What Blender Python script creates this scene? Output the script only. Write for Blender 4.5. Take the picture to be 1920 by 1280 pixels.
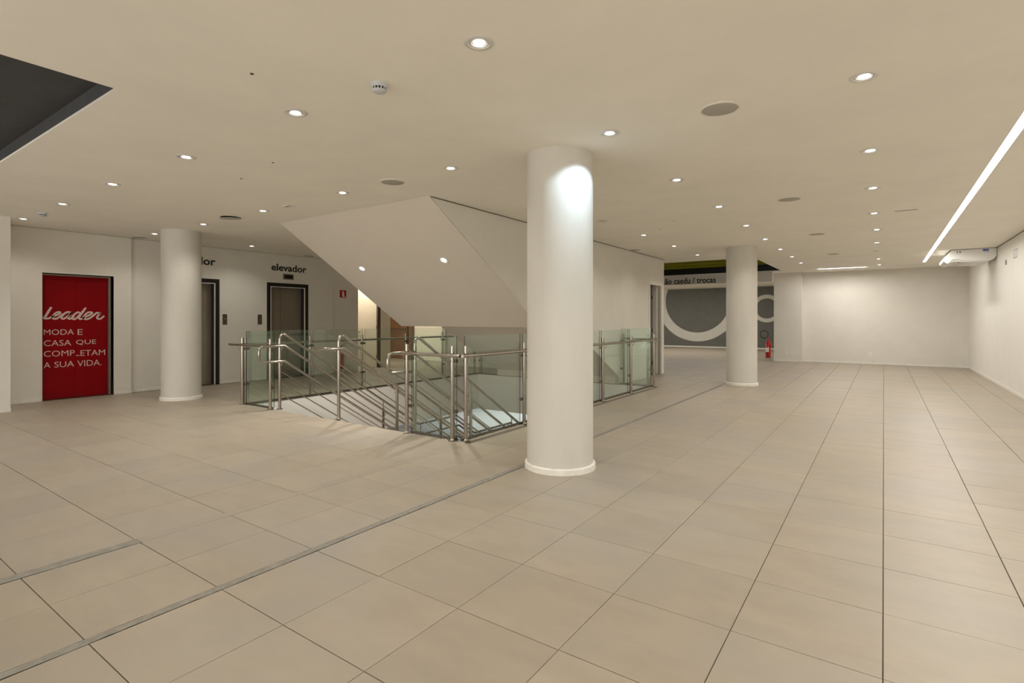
import bpy, bmesh, math, random
from mathutils import Vector, Matrix

S = bpy.context.scene
for o in list(bpy.data.objects):
    bpy.data.objects.remove(o)
C = S.collection
random.seed(7)
PI = math.pi

# ------------------------------------------------------------------ camera
EYE = 1.4885
YAW = 0.6105
cam = bpy.data.objects.new('camera', bpy.data.cameras.new('camera'))
C.objects.link(cam)
cam.location = (0, 0, EYE)
cam.rotation_euler = (PI / 2, 0, YAW)
cam.data.sensor_width = 36
cam.data.lens = 996.5 / 1920 * 36
cam.data.shift_y = -(640 - 599) / 1920
cam.data.clip_start = 0.05
cam.data.clip_end = 200
S.camera = cam

# ------------------------------------------------------------------ world and exposure
W = bpy.data.worlds.new('world')
S.world = W
W.use_nodes = True
W.node_tree.nodes['Background'].inputs[0].default_value = (1.0, 0.95, 0.87, 1)
W.node_tree.nodes['Background'].inputs[1].default_value = 3.4
S.view_settings.view_transform = 'Standard'
S.view_settings.look = 'None'
S.view_settings.gamma = 1
S.view_settings.use_curve_mapping = False
S.view_settings.exposure = -0.45

LAMP_W = 46.0          # one downlight
WARM = (1.0, 0.90, 0.76)
NEUT = (1.0, 0.95, 0.87)
COOL = (0.82, 0.93, 1.0)


def area(name, loc, size, power, col, rot=(0, 0, 0), sy=None):
    l = bpy.data.lights.new(name, 'AREA')
    l.energy = power
    l.color = col
    l.size = size
    if sy:
        l.shape = 'RECTANGLE'
        l.size_y = sy
    o = bpy.data.objects.new(name, l)
    o.location = loc
    o.rotation_euler = rot
    C.objects.link(o)
    return o


# unseen area lights added to brighten the lower storey; lamps of the rooms behind
area('lower_hall_fill', (-16, 24, -0.8), 5, 380, (1.0, 0.97, 0.92), sy=10)
area('lower_hall_fill', (-7, 24, -0.8), 6, 200, (0.46, 0.70, 1.0), sy=8)
area('lower_hall_fill', (-7, 8, -1.1), 3, 60, NEUT)
area('far_room_light', (-7.5, 24.5, 3.1), 6, 210, NEUT, sy=5)
area('niche_light', (-13.4, 10.8, 3.1), 0.5, 50, WARM)
area('back_passage_light', (-13.6, 12.6, 3.1), 1.5, 60, WARM)

# ------------------------------------------------------------------ materials
MATS = {}


def mat(name, col, rough=0.6, metal=0.0, emis=None, strength=0, noise=0.0, nscale=6.0, bump=0.0, bscale=40,
        spec=0.5, tint=False, scuff=None, stretch=None):
    if name in MATS:
        return MATS[name]
    m = bpy.data.materials.new(name)
    m.use_nodes = True
    nt = m.node_tree
    N, L = nt.nodes, nt.links
    b = N['Principled BSDF']
    b.inputs['Base Color'].default_value = (*col, 1)
    b.inputs['Roughness'].default_value = rough
    b.inputs['Metallic'].default_value = metal
    b.inputs['Specular IOR Level'].default_value = spec
    geo = N.new('ShaderNodeNewGeometry')
    vec = geo.outputs['Position']
    if stretch:
        mp = N.new('ShaderNodeMapping')
        mp.inputs['Scale'].default_value = stretch
        L.new(vec, mp.inputs['Vector'])
        vec = mp.outputs['Vector']
    last = None

    def mixc(fac, a, c2):
        mx = N.new('ShaderNodeMix')
        mx.data_type = 'RGBA'
        L.new(fac, mx.inputs['Factor'])
        if isinstance(a, tuple):
            mx.inputs['A'].default_value = (*a, 1)
        else:
            L.new(a, mx.inputs['A'])
        mx.inputs['B'].default_value = (*c2, 1)
        return mx.outputs['Result']

    if noise > 0:
        n = N.new('ShaderNodeTexNoise')
        n.inputs['Scale'].default_value = nscale
        n.inputs['Detail'].default_value = 6
        n.inputs['Roughness'].default_value = 0.65
        L.new(vec, n.inputs['Vector'])
        r = N.new('ShaderNodeMapRange')
        r.inputs['From Min'].default_value = 0.35
        r.inputs['From Max'].default_value = 0.68
        L.new(n.outputs['Fac'], r.inputs['Value'])
        last = mixc(r.outputs['Result'], col, tuple(c * (1 - noise) for c in col))
    if tint:
        n = N.new('ShaderNodeTexNoise')
        n.inputs['Scale'].default_value = 0.8
        n.inputs['Detail'].default_value = 7
        n.inputs['Roughness'].default_value = 0.6
        n.inputs['Distortion'].default_value = 0.4
        L.new(geo.outputs['Position'], n.inputs['Vector'])
        r = N.new('ShaderNodeMapRange')
        r.inputs['From Min'].default_value = 0.45
        r.inputs['From Max'].default_value = 0.70
        r.inputs['To Max'].default_value = 0.85
        L.new(n.outputs['Fac'], r.inputs['Value'])
        last = mixc(r.outputs['Result'], last, (0.315, 0.285, 0.245))
        at = N.new('ShaderNodeAttribute')
        at.attribute_name = 'tint'
        r = N.new('ShaderNodeMapRange')
        r.inputs['To Min'].default_value = 0.96
        r.inputs['To Max'].default_value = 1.03
        L.new(at.outputs['Fac'], r.inputs['Value'])
        v = N.new('ShaderNodeVectorMath')
        v.operation = 'SCALE'
        L.new(last, v.inputs[0])
        L.new(r.outputs['Result'], v.inputs['Scale'])
        last = v.outputs['Vector']
    if scuff:
        # dirt marks: (height limit, colour)
        hl, sc = scuff
        n = N.new('ShaderNodeTexNoise')
        n.inputs['Scale'].default_value = 9
        n.inputs['Detail'].default_value = 8
        n.inputs['Roughness'].default_value = 0.8
        L.new(geo.outputs['Position'], n.inputs['Vector'])
        sep = N.new('ShaderNodeSeparateXYZ')
        L.new(geo.outputs['Position'], sep.inputs[0])
        r = N.new('ShaderNodeMapRange')
        r.inputs['From Min'].default_value = 0.0
        r.inputs['From Max'].default_value = hl
        r.inputs['To Min'].default_value = 0.10
        r.inputs['To Max'].default_value = -0.22
        L.new(sep.outputs['Z'], r.inputs['Value'])
        ad = N.new('ShaderNodeMath')
        ad.operation = 'ADD'
        L.new(n.outputs['Fac'], ad.inputs[0])
        L.new(r.outputs['Result'], ad.inputs[1])
        r2 = N.new('ShaderNodeMapRange')
        r2.inputs['From Min'].default_value = 0.60
        r2.inputs['From Max'].default_value = 0.72
        r2.inputs['To Max'].default_value = 0.75
        L.new(ad.outputs[0], r2.inputs['Value'])
        last = mixc(r2.outputs['Result'], last if last else col, sc)
    if last:
        L.new(last, b.inputs['Base Color'])
    if bump > 0:
        n = N.new('ShaderNodeTexNoise')
        n.inputs['Scale'].default_value = bscale
        n.inputs['Detail'].default_value = 4
        L.new(vec, n.inputs['Vector'])
        bp = N.new('ShaderNodeBump')
        bp.inputs['Strength'].default_value = bump
        bp.inputs['Distance'].default_value = 0.004
        L.new(n.outputs['Fac'], bp.inputs['Height'])
        L.new(bp.outputs['Normal'], b.inputs['Normal'])
    if emis:
        b.inputs['Emission Color'].default_value = (*emis, 1)
        b.inputs['Emission Strength'].default_value = strength
    MATS[name] = m
    return m


def glass_mat(name, tint, edge=False):
    m = bpy.data.materials.new(name)
    m.use_nodes = True
    N, L = m.node_tree.nodes, m.node_tree.links
    N.remove(N['Principled BSDF'])
    tr = N.new('ShaderNodeBsdfTransparent')
    tr.inputs[0].default_value = (*tint, 1)
    gl = N.new('ShaderNodeBsdfGlossy')
    gl.inputs['Roughness'].default_value = 0.02
    gl.inputs['Color'].default_value = (0.9, 1.0, 0.94, 1)
    fr = N.new('ShaderNodeFresnel')
    g = N.new('ShaderNodeNewGeometry')          # same pane reflectance from both sides
    mr = N.new('ShaderNodeMapRange')
    mr.inputs['To Min'].default_value = 1.45
    mr.inputs['To Max'].default_value = 1 / 1.45
    L.new(g.outputs['Backfacing'], mr.inputs['Value'])
    L.new(mr.outputs['Result'], fr.inputs['IOR'])
    mx = N.new('ShaderNodeMixShader')
    L.new(fr.outputs[0], mx.inputs[0])
    L.new(tr.outputs[0], mx.inputs[1])
    L.new(gl.outputs[0], mx.inputs[2])
    L.new(mx.outputs[0], N['Material Output'].inputs[0])
    MATS[name] = m
    return m


M_wall = mat('painted wall', (0.74, 0.705, 0.635), 0.75, noise=0.05, nscale=2.2, bump=0.06, scuff=(0.45, (0.33, 0.29, 0.24)))
M_wallr = mat('white wall', (0.78, 0.75, 0.69), 0.7, noise=0.04, nscale=2.0, bump=0.05)
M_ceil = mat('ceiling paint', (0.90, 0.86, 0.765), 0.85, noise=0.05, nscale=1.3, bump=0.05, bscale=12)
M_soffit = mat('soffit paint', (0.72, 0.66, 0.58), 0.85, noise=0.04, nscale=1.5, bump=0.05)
M_pillar = mat('pillar paint', (0.63, 0.605, 0.545), 0.6, noise=0.06, nscale=3.5, bump=0.12, bscale=9,
               scuff=(0.40, (0.30, 0.27, 0.23)), stretch=(1, 1, 0.35))
M_trim = mat('white trim', (0.82, 0.79, 0.72), 0.5, noise=0.12, nscale=14)
M_tile = mat('stone tile', (0.372, 0.314, 0.241), 0.45, noise=0.12, nscale=2.6, bump=0.05, bscale=120, tint=True,
             stretch=(0.8, 1.7, 1))
M_grout = mat('dark joint', (0.16, 0.135, 0.105), 0.9)
M_strip = mat('grey mortar strip', (0.29, 0.27, 0.23), 0.8, noise=0.3, nscale=18, bump=0.5, bscale=60)
M_steel = mat('brushed steel', (0.43, 0.395, 0.35), 0.17, 1.0, noise=0.08, nscale=30)
M_steeld = mat('dark steel', (0.20, 0.18, 0.155), 0.35, 1.0)
M_edge = mat('green glass edge', (0.012, 0.035, 0.025), 0.35)
M_glass = glass_mat('balustrade glass', (0.925, 0.965, 0.94))
M_black = mat('black frame', (0.006, 0.0055, 0.005), 0.35)
M_dark = mat('dark void paint', (0.055, 0.055, 0.058), 0.9, noise=0.2)
M_red = mat('red vinyl', (0.245, 0.0, 0.003), 0.6, spec=0.12, noise=0.12, nscale=3, scuff=(0.9, (0.12, 0.012, 0.02)))
M_redp = mat('red enamel', (0.42, 0.006, 0.006), 0.3)
M_white = mat('white plastic', (0.80, 0.79, 0.76), 0.4)
M_letter = mat('cream lettering', (0.62, 0.47, 0.42), 0.6)
M_bletter = mat('black lettering', (0.012, 0.011, 0.010), 0.5)
M_lift = mat('lift door steel', (0.30, 0.26, 0.21), 0.40, 0.5, noise=0.15, nscale=4, stretch=(1, 1, 0.3))
M_rust_shadow = mat('rusty jamb and shadow strip', (0.09, 0.055, 0.035), 0.6, 0.2, noise=0.5, nscale=12, stretch=(1, 1, 0.3))  # also colours the imitated shadow lines above the stair and right walls
M_wood = mat('brown wood', (0.20, 0.085, 0.025), 0.45, noise=0.45, nscale=3.5, stretch=(1, 1, 5))
M_woodd = mat('dark wood frame', (0.09, 0.04, 0.014), 0.45, noise=0.3, nscale=4)
M_cream = mat('cream door paint', (0.80, 0.73, 0.60), 0.5, noise=0.03)
M_grey = mat('dark grey wall paint', (0.135, 0.135, 0.115), 0.7, noise=0.12, nscale=3)
M_ring = mat('off white wall paint', (0.62, 0.60, 0.54), 0.7, noise=0.06)
M_green = mat('green gloss panel', (0.42, 0.42, 0.03), 0.18, noise=0.3, nscale=2, stretch=(0.3, 1, 8))  # horizontal streaks in the colour imitate lit highlights on the panels
M_fascia = mat('white slab edge', (0.88, 0.86, 0.83), 0.7)
M_lfloor = mat('lower floor', (0.60, 0.62, 0.63), 0.5, noise=0.05)
M_lwall = mat('lower wall', (0.55, 0.54, 0.50), 0.8)
M_glow = mat('lamp glow', (1, 1, 1), 0.5, emis=(1.0, 0.96, 0.88), strength=14)
M_glowc = mat('cool lamp glow', (1, 1, 1), 0.5, emis=(0.85, 0.95, 1.0), strength=14)
M_dimglow = mat('unlit lamp face', (0.55, 0.53, 0.48), 0.3)
M_led = mat('light strip diffuser', (1, 1, 1), 0.5, emis=(1.0, 0.97, 0.88), strength=7.5)
M_grille_shadow = mat('speaker grille', (0.45, 0.415, 0.355), 0.7, noise=0.1, nscale=200)  # also colours the imitated shadow line above the lift wall
M_chrome = mat('satin ring', (0.72, 0.70, 0.66), 0.35, 0.25)
M_greyp = mat('grey plastic', (0.55, 0.56, 0.58), 0.5)
M_bluel = mat('blue label', (0.03, 0.10, 0.45), 0.5)
M_rubber = mat('black rubber', (0.01, 0.01, 0.01), 0.5)
M_stepm = mat('stone step', (0.42, 0.36, 0.28), 0.5, noise=0.15)

# ------------------------------------------------------------------ mesh helpers


class MB:
    def __init__(s):
        s.v, s.f, s.m = [], [], []
        s.mats = []

    def mi(s, m):
        if m not in s.mats:
            s.mats.append(m)
        return s.mats.index(m)

    def add(s, vs, fs, m):
        b = len(s.v)
        s.v += [tuple(v) for v in vs]
        for f in fs:
            s.f.append(tuple(i + b for i in f))
            s.m.append(s.mi(m))
        return s

    def box(s, x0, x1, y0, y1, z0, z1, m, bev=0.0):
        x0, x1 = min(x0, x1), max(x0, x1)
        y0, y1 = min(y0, y1), max(y0, y1)
        z0, z1 = min(z0, z1), max(z0, z1)
        if bev > 0:
            bm = bmesh.new()
            bmesh.ops.create_cube(bm, size=1)
            for v in bm.verts:
                v.co = Vector(((x0 + x1) / 2 + v.co.x * (x1 - x0), (y0 + y1) / 2 + v.co.y * (y1 - y0),
                               (z0 + z1) / 2 + v.co.z * (z1 - z0)))
            bmesh.ops.bevel(bm, geom=bm.edges[:], offset=bev, segments=2, affect='EDGES')
            bm.verts.index_update()
            s.add([v.co[:] for v in bm.verts], [[v.index for v in f.verts] for f in bm.faces], m)
            bm.free()
            return s
        vs = [(x, y, z) for x in (x0, x1) for y in (y0, y1) for z in (z0, z1)]
        fs = [(0, 1, 3, 2), (4, 6, 7, 5), (0, 4, 5, 1), (2, 3, 7, 6), (0, 2, 6, 4), (1, 5, 7, 3)]
        return s.add(vs, fs, m)

    def tube(s, pts, r, m, n=12, cap=True):
        pts = [Vector(p) for p in pts]
        rings = []
        up = None
        for i, p in enumerate(pts):
            if i == 0:
                t = pts[1] - p
            elif i == len(pts) - 1:
                t = p - pts[i - 1]
            else:
                t = (pts[i + 1] - p).normalized() + (p - pts[i - 1]).normalized()
            t.normalize()
            if up is None:
                a = Vector((0, 0, 1)) if abs(t.z) < 0.9 else Vector((1, 0, 0))
                up = (a - a.dot(t) * t).normalized()
            else:
                up = (up - up.dot(t) * t).normalized()
            sd = t.cross(up)
            sc = 1.0
            if 0 < i < len(pts) - 1:
                cs = (pts[i + 1] - p).normalized().dot((p - pts[i - 1]).normalized())
                sc = min(1.3, 1 / max(0.5, math.sqrt((1 + cs) / 2)))
            rr = r[i] if isinstance(r, (list, tuple)) else r
            rings.append([p + (up * math.cos(2 * PI * k / n) + sd * math.sin(2 * PI * k / n)) * rr for k in range(n)])
        vs = [v for rg in rings for v in rg]
        fs = []
        for i in range(len(pts) - 1):
            for k in range(n):
                a, b = i * n + k, i * n + (k + 1) % n
                fs.append((a, b, b + n, a + n))
        if cap:
            fs.append(tuple(range(n))[::-1])
            fs.append(tuple(range((len(pts) - 1) * n, len(pts) * n)))
        return s.add(vs, fs, m)

    def lathe(s, prof, m, c=(0, 0, 0), n=32, axis='z'):
        """prof: list of (radius, height)"""
        vs, fs = [], []
        for r, z in prof:
            for k in range(n):
                a = 2 * PI * k / n
                p = (r * math.cos(a), r * math.sin(a), z)
                if axis == 'x':
                    p = (p[2], p[0], p[1])
                if axis == 'y':
                    p = (p[0], p[2], p[1])
                vs.append((c[0] + p[0], c[1] + p[1], c[2] + p[2]))
        for i in range(len(prof) - 1):
            for k in range(n):
                a, b = i * n + k, i * n + (k + 1) % n
                fs.append((a, b, b + n, a + n))
        if prof[0][0] > 1e-4:
            fs.append(tuple(range(n))[::-1])
        if prof[-1][0] > 1e-4:
            fs.append(tuple(range((len(prof) - 1) * n, len(prof) * n)))
        return s.add(vs, fs, m)

    def prism(s, poly, a0, a1, m, axis='x'):
        """poly in the two other axes, extruded from a0 to a1"""
        n = len(poly)

        def P(a, p):
            if axis == 'x':
                return (a, p[0], p[1])
            if axis == 'y':
                return (p[0], a, p[1])
            return (p[0], p[1], a)
        vs = [P(a0, p) for p in poly] + [P(a1, p) for p in poly]
        fs = [tuple(range(n))[::-1], tuple(range(n, 2 * n))]
        for i in range(n):
            j = (i + 1) % n
            fs.append((i, j, j + n, i + n))
        return s.add(vs, fs, m)

    def mesh(s, name, smooth=False):
        me = bpy.data.meshes.new(name)
        me.from_pydata(s.v, [], s.f)
        for m in s.mats:
            me.materials.append(m)
        me.polygons.foreach_set('material_index', s.m)
        bm = bmesh.new()
        bm.from_mesh(me)
        bmesh.ops.recalc_face_normals(bm, faces=bm.faces[:])
        bm.to_mesh(me)
        bm.free()
        if smooth:
            me.polygons.foreach_set('use_smooth', [True] * len(me.polygons))
            try:
                me.set_sharp_from_angle(angle=math.radians(40))
            except Exception:
                pass
        me.update()
        return me

    def build(s, name, parent=None, smooth=False, org=None):
        """org: move the object's origin there; the vertices are in world space"""
        if org is not None:
            s.v = [(v[0] - org[0], v[1] - org[1], v[2] - org[2]) for v in s.v]
        o = bpy.data.objects.new(name, s.mesh(name, smooth))
        C.objects.link(o)
        if org is not None:
            o.location = org
        if parent:
            o.parent = parent
            if parent.type == 'EMPTY' and getattr(parent, 'location', None) is not None:
                o.matrix_parent_inverse = Matrix.Translation(parent.location).inverted()
            elif parent.parent is None:
                o.matrix_parent_inverse = Matrix.Translation(parent.location).inverted()
        return o


def put(me, name, parent, loc):
    o = bpy.data.objects.new(name, me)
    C.objects.link(o)
    o.location = loc
    if parent:
        o.parent = parent
        o.matrix_parent_inverse = Matrix.Translation(parent.location).inverted()
    return o


def tag(o, label=None, cat=None, group=None, kind=None):
    if label:
        o['label'] = label
    if cat:
        o['category'] = cat
    if group:
        o['group'] = group
    if kind:
        o['kind'] = kind
    return o


def thing(name, label, cat, loc, group=None):
    o = bpy.data.objects.new(name, None)
    o.empty_display_size = 0.1
    o.location = loc
    C.objects.link(o)
    return tag(o, label, cat, group)


def struct(mb, name, label, cat, smooth=False):
    return tag(mb.build(name, None, smooth), label, cat, kind='structure')


def rect(x0, x1, y0, y1):
    return [(x0, y0), (x1, y0), (x1, y1), (x0, y1)]


def circ(x, y, r, n=24):
    return [(x + r * math.cos(2 * PI * k / n), y + r * math.sin(2 * PI * k / n)) for k in range(n)]


def filled(loops, thick):
    """2D curve fill with holes -> mesh data in the XY plane, thickness along Z (0..thick)"""
    cu = bpy.data.curves.new('fill', 'CURVE')
    cu.dimensions = '2D'
    cu.fill_mode = 'BOTH'
    cu.extrude = thick / 2
    for lp in loops:
        sp = cu.splines.new('POLY')
        sp.points.add(len(lp) - 1)
        for i, p in enumerate(lp):
            sp.points[i].co = (p[0], p[1], 0, 1)
        sp.use_cyclic_u = True
    o = bpy.data.objects.new('fill', cu)
    C.objects.link(o)
    bpy.context.view_layer.update()
    me = bpy.data.meshes.new_from_object(o.evaluated_get(bpy.context.evaluated_depsgraph_get()))
    bpy.data.objects.remove(o)
    bpy.data.curves.remove(cu)
    for v in me.vertices:
        v.co.z += thick / 2
    return me


def plate(name, loops, thick, frame, m, label=None, cat=None, kind='structure', parent=None):
    """frame: 4x4 placing the local XY plane in the world"""
    me = filled(loops, thick)
    me.transform(frame)
    me.materials.clear()
    me.materials.append(m)
    o = bpy.data.objects.new(name, me)
    C.objects.link(o)
    if parent:
        o.parent = parent
        o.matrix_parent_inverse = Matrix.Translation(parent.location).inverted()
    return tag(o, label, cat, kind=kind)


# frames: columns are the world directions of local x, y, z
def fr(x, y, z, o=(0, 0, 0)):
    return Matrix(((x[0], y[0], z[0], o[0]), (x[1], y[1], z[1], o[1]), (x[2], y[2], z[2], o[2]), (0, 0, 0, 1)))


F_X = fr((0, 1, 0), (0, 0, 1), (1, 0, 0))          # plane facing +X: local (y, z), thickness towards +X
F_Y = fr((1, 0, 0), (0, 0, 1), (0, -1, 0))         # plane facing -Y: local (x, z), thickness towards -Y


def text(name, s, frame, box, m, parent=None, depth=0.004, offset=0.0, shear=0.0, space=1.0):
    """box (a0, a1, b0, b1) in the plane of frame; the glyphs are stretched to it"""
    cu = bpy.data.curves.new('t', 'FONT')
    cu.body = s
    cu.extrude = 0.5
    cu.offset = offset
    cu.shear = shear
    cu.space_character = space
    cu.resolution_u = 3
    o = bpy.data.objects.new('t', cu)
    C.objects.link(o)
    bpy.context.view_layer.update()
    me = bpy.data.meshes.new_from_object(o.evaluated_get(bpy.context.evaluated_depsgraph_get()))
    bpy.data.objects.remove(o)
    xs = [v.co.x for v in me.vertices]
    ys = [v.co.y for v in me.vertices]
    a0, a1, b0, b1 = box
    for v in me.vertices:
        v.co.x = a0 + (v.co.x - min(xs)) / (max(xs) - min(xs)) * (a1 - a0)
        v.co.y = b0 + (v.co.y - min(ys)) / (max(ys) - min(ys)) * (b1 - b0)
        v.co.z = (v.co.z + 0.5) * depth
    me.transform(frame)
    me.materials.clear()
    me.materials.append(m)
    o = bpy.data.objects.new(name, me)
    C.objects.link(o)
    if parent:
        o.parent = parent
        o.matrix_parent_inverse = Matrix.Translation(parent.location).inverted()
    return o


# ------------------------------------------------------------------ layout
H = 3.15
XW, YB = 2.137, 21.4                 # right wall, back wall
XL = -12.6                           # lift wall
VX0, VX1, VY0, VY1 = -9.2, -4.23, 4.95, 11.5   # stair void
XS = -5.0                            # face of the stair wall
YE = 14.5                            # end of that wall
FARY = 29.1
BACKY = -4.0  # shell left open here, out of view, so world light fills the room

# ---- floor slab, tiles
fl = plate('floor', [rect(-16.5, XW + 0.2, BACKY, FARY + 0.2), rect(VX0, VX1, VY0, VY1)[::-1]], 0.30,
           Matrix.Translation((0, 0, -0.312)), M_grout, 'large floor of square beige stone tiles around the stair opening', 'floor')

GAP = 0.0022
JY0 = 3.286 - 0.6 * 16
ys = [JY0 + 0.6 * k for k in range(70)]
ys = [y for y in ys if y > BACKY - 0.5 and y < FARY + 0.6]
strip_a = (-3.052, -2.992)
strip_b = (-4.160, -4.070)
xr = [-2.992, -2.4036, -1.8036, -1.2036, -0.6036, -0.0036, 0.5964, 1.1964, 1.7964, XW]
xm = [-4.070, -3.570, -3.052]
xl = [-16.5, -16.2, -15.6, -15.0, -14.4, -13.8, -13.2, -12.6, -12.0, -11.4, -10.8, -10.2, -9.6, -9.0, -8.36, -7.74, -7.10, -6.47, -5.92, -5.36, -4.755, -4.160]
cols = []
for xs in (xr, xm, xl):
    cols += [(a, b) for a, b in zip(xs[:-1], xs[1:])]


def cut(r, hole):
    x0, x1, y0, y1 = r
    a0, a1, b0, b1 = hole
    if x1 <= a0 or x0 >= a1 or y1 <= b0 or y0 >= b1:
        return [r]
    out = []
    if x0 < a0:
        out.append((x0, a0, y0, y1))
    if x1 > a1:
        out.append((a1, x1, y0, y1))
    xx0, xx1 = max(x0, a0), min(x1, a1)
    if y0 < b0:
        out.append((xx0, xx1, y0, b0))
    if y1 > b1:
        out.append((xx0, xx1, b1, y1))
    return out


cuts = [(VX0, VX1, VY0, VY1), (-16.6, -11.6, -7, 2.39), (-16.6, -12.55, 2.3, 9.4), (-16.6, -12.6, 9.3, 9.45),
        (XS - 3.5, XS - 0.1, 11.5, YE - 0.15), (-3.25, 3, YB, 40), (-11.8, -5.4, 13.1, 14.5)]
tiles = []
for (x0, x1) in cols:
    for y0 in ys:
        rs = [(x0, x1, y0, min(y0 + 0.6, FARY))]
        for h in cuts:
            rs = [q for r in rs for q in cut(r, h)]
        for (a, b, c, d) in rs:
            if b - a > 0.03 and d - c > 0.03:
                tiles.append((a + GAP, b - GAP, c + GAP, d - GAP))
sn, cs = math.sin(YAW), math.cos(YAW)


def seen(r):
    best = None
    for x, y in ((r[0], r[2]), (r[1], r[2]), (r[0], r[3]), (r[1], r[3]), ((r[0] + r[1]) / 2, (r[2] + r[3]) / 2)):
        d = -sn * x + cs * y
        if d < 0.2:
            continue
        u = 960 + 996.5 * (cs * x + sn * y) / d
        v = 599 + 996.5 * EYE / d
        if -20 < u < 1940 and v < 1300:
            best = d if best is None else min(best, d)
    return best


vis = sorted([(seen(t), i) for i, t in enumerate(tiles) if seen(t) is not None])
near = [i for d, i in vis[:298]]
nearset = set(near)
shapes = {}


def tile_mesh(w, d, k):
    key = (round(w, 3), round(d, 3), k)
    if key in shapes:
        return shapes[key]
    w, d = key[0] / 2, key[1] / 2
    e = 0.0015
    mb = MB()
    vs = [(-w, -d, -0.010), (w, -d, -0.010), (w, d, -0.010), (-w, d, -0.010),
          (-w, -d, -e), (w, -d, -e), (w, d, -e), (-w, d, -e),
          (-w + e, -d + e, 0), (w - e, -d + e, 0), (w - e, d - e, 0), (-w + e, d - e, 0)]
    fs = [(0, 1, 5, 4), (1, 2, 6, 5), (2, 3, 7, 6), (3, 0, 4, 7), (4, 5, 9, 8), (5, 6, 10, 9), (6, 7, 11, 10), (7, 4, 8, 11),
          (8, 9, 10, 11), (3, 2, 1, 0)]
    mb.add(vs, fs, M_tile)
    me = mb.mesh('floor_tile')
    at = me.attributes.new('tint', 'FLOAT', 'FACE')
    at.data.foreach_set('value', [k / 7.0] * len(me.polygons))
    shapes[key] = me
    return me


rt = random.Random(3)
for i in near:
    a, b, c, d = tiles[i]
    o = bpy.data.objects.new('tile', tile_mesh(b - a, d - c, rt.randrange(8)))
    C.objects.link(o)
    o.location = ((a + b) / 2, (c + d) / 2, rt.uniform(-0.0012, 0.0))
    o.rotation_euler = (rt.uniform(-1, 1) * 0.0016, rt.uniform(-1, 1) * 0.0016, 0)
    o.parent = fl
mb = MB()
tv = []
for i, t in enumerate(tiles):
    if i in nearset:
        continue
    a, b, c, d = t
    k = rt.random()
    z = rt.uniform(-0.0012, 0)
    e = 0.0015
    vs = [(a, c, -0.010), (b, c, -0.010), (b, d, -0.010), (a, d, -0.010), (a + e, c + e, z), (b - e, c + e, z), (b - e, d - e, z), (a + e, d - e, z)]
    mb.add(vs, [(4, 5, 6, 7), (0, 1, 5, 4), (1, 2, 6, 5), (2, 3, 7, 6), (3, 0, 4, 7)], M_tile)
    tv += [k] * 5
o = mb.build('tile', fl)
at = o.data.attributes.new('tint', 'FLOAT', 'FACE')
at.data.foreach_set('value', tv)
o['kind'] = 'stuff'


def mortar(x0, x1, y0, y1, seed):
    r = random.Random(seed)
    n = int((y1 - y0) / 0.05)
    mbx = MB()
    vs, fs = [], []
    for k in range(n + 1):
        y = y0 + (y1 - y0) * k / n
        w0 = r.uniform(-0.004, 0.006)
        vs += [(x0 + w0, y, -0.001), ((x0 + x1) / 2, y, r.uniform(-0.002, 0.0008)), (x1 - GAP + r.uniform(-0.006, 0.001), y, -0.001)]
        if k:
            b = k * 3
            fs += [(b - 3, b - 2, b + 1, b), (b - 2, b - 1, b + 2, b + 1)]
    mbx.add(vs, fs, M_strip)
    return mbx


tag(mortar(strip_a[0], strip_a[1], -2, 12.7, 1).build('mortar_strip', fl), 'grey mortar strip passing the large pillar')
tag(mortar(strip_b[0], strip_b[1], -2, 1.5, 2).build('mortar_strip', fl), 'short grey mortar strip at the left')
# rest of the second joint is filled almost flush
m2 = MB().box(strip_b[0] - 0.001, strip_b[1] - 0.002, 1.5, 4.93, -0.012, -0.001, M_tile)
m2.box(strip_b[0], strip_b[1], 11.52, FARY, -0.012, -0.002, M_tile)
m2.box(strip_a[0], strip_a[1], 12.7, FARY, -0.012, -0.002, M_tile)
m2.build('joint_fill', fl)

# ---- fascias around the void (edge of the slab)
FB = -0.96
struct(MB().box(VX0 - 0.12, VX0 + 0.012, VY0 - 0.1, VY1 + 0.1, FB, -0.016, M_fascia), 'trim_1', 'pale painted slab edge below the left side of the stair opening', 'slab edge')
struct(MB().box(VX0 + 0.012, VX1 - 0.012, VY1 - 0.01, VY1 + 0.12, FB, -0.016, M_fascia), 'trim_2', 'pale painted slab edge below the far side of the stair opening', 'slab edge')
struct(MB().box(VX1 - 0.012, VX1 + 0.12, VY0 - 0.1, VY1 + 0.1, FB, -0.016, M_fascia), 'trim_3', 'pale painted slab edge below the right glass balustrade', 'slab edge')
struct(MB().box(VX0 + 0.012, VX1 - 0.012, VY0 - 0.12, VY0 + 0.012, -0.35, -0.016, M_fascia), 'trim_4', 'slab edge at the head of the descending stairs', 'slab edge')

# ---- lower storey
LZ = -3.57
struct(MB().box(-26, 8, -2, 40, LZ - 0.2, LZ, M_lfloor), 'floor_lower', 'pale floor of the lower storey seen through the stair opening', 'floor')
struct(MB().box(-26, 8, 40, 40.2, LZ, -0.4, M_lwall).box(-26.2, -26, -2, 40, LZ, -0.4, M_lwall).box(8, 8.2, -2, 40, LZ, -0.4, M_lwall)
       .box(-26, 8, -2.2, -2, LZ, -0.4, M_lwall), 'wall_lower', 'walls of the lower storey', 'wall')
plate('ceiling_lower', [rect(-26.2, 8.2, -2.2, 40.2), rect(VX0 - 0.12, VX1 + 0.12, VY0 - 0.12, VY1 + 0.12)[::-1]], 0.06, Matrix.Translation((0, 0, -0.45)), M_lwall, 'ceiling of the lower storey', 'ceiling')

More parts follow.
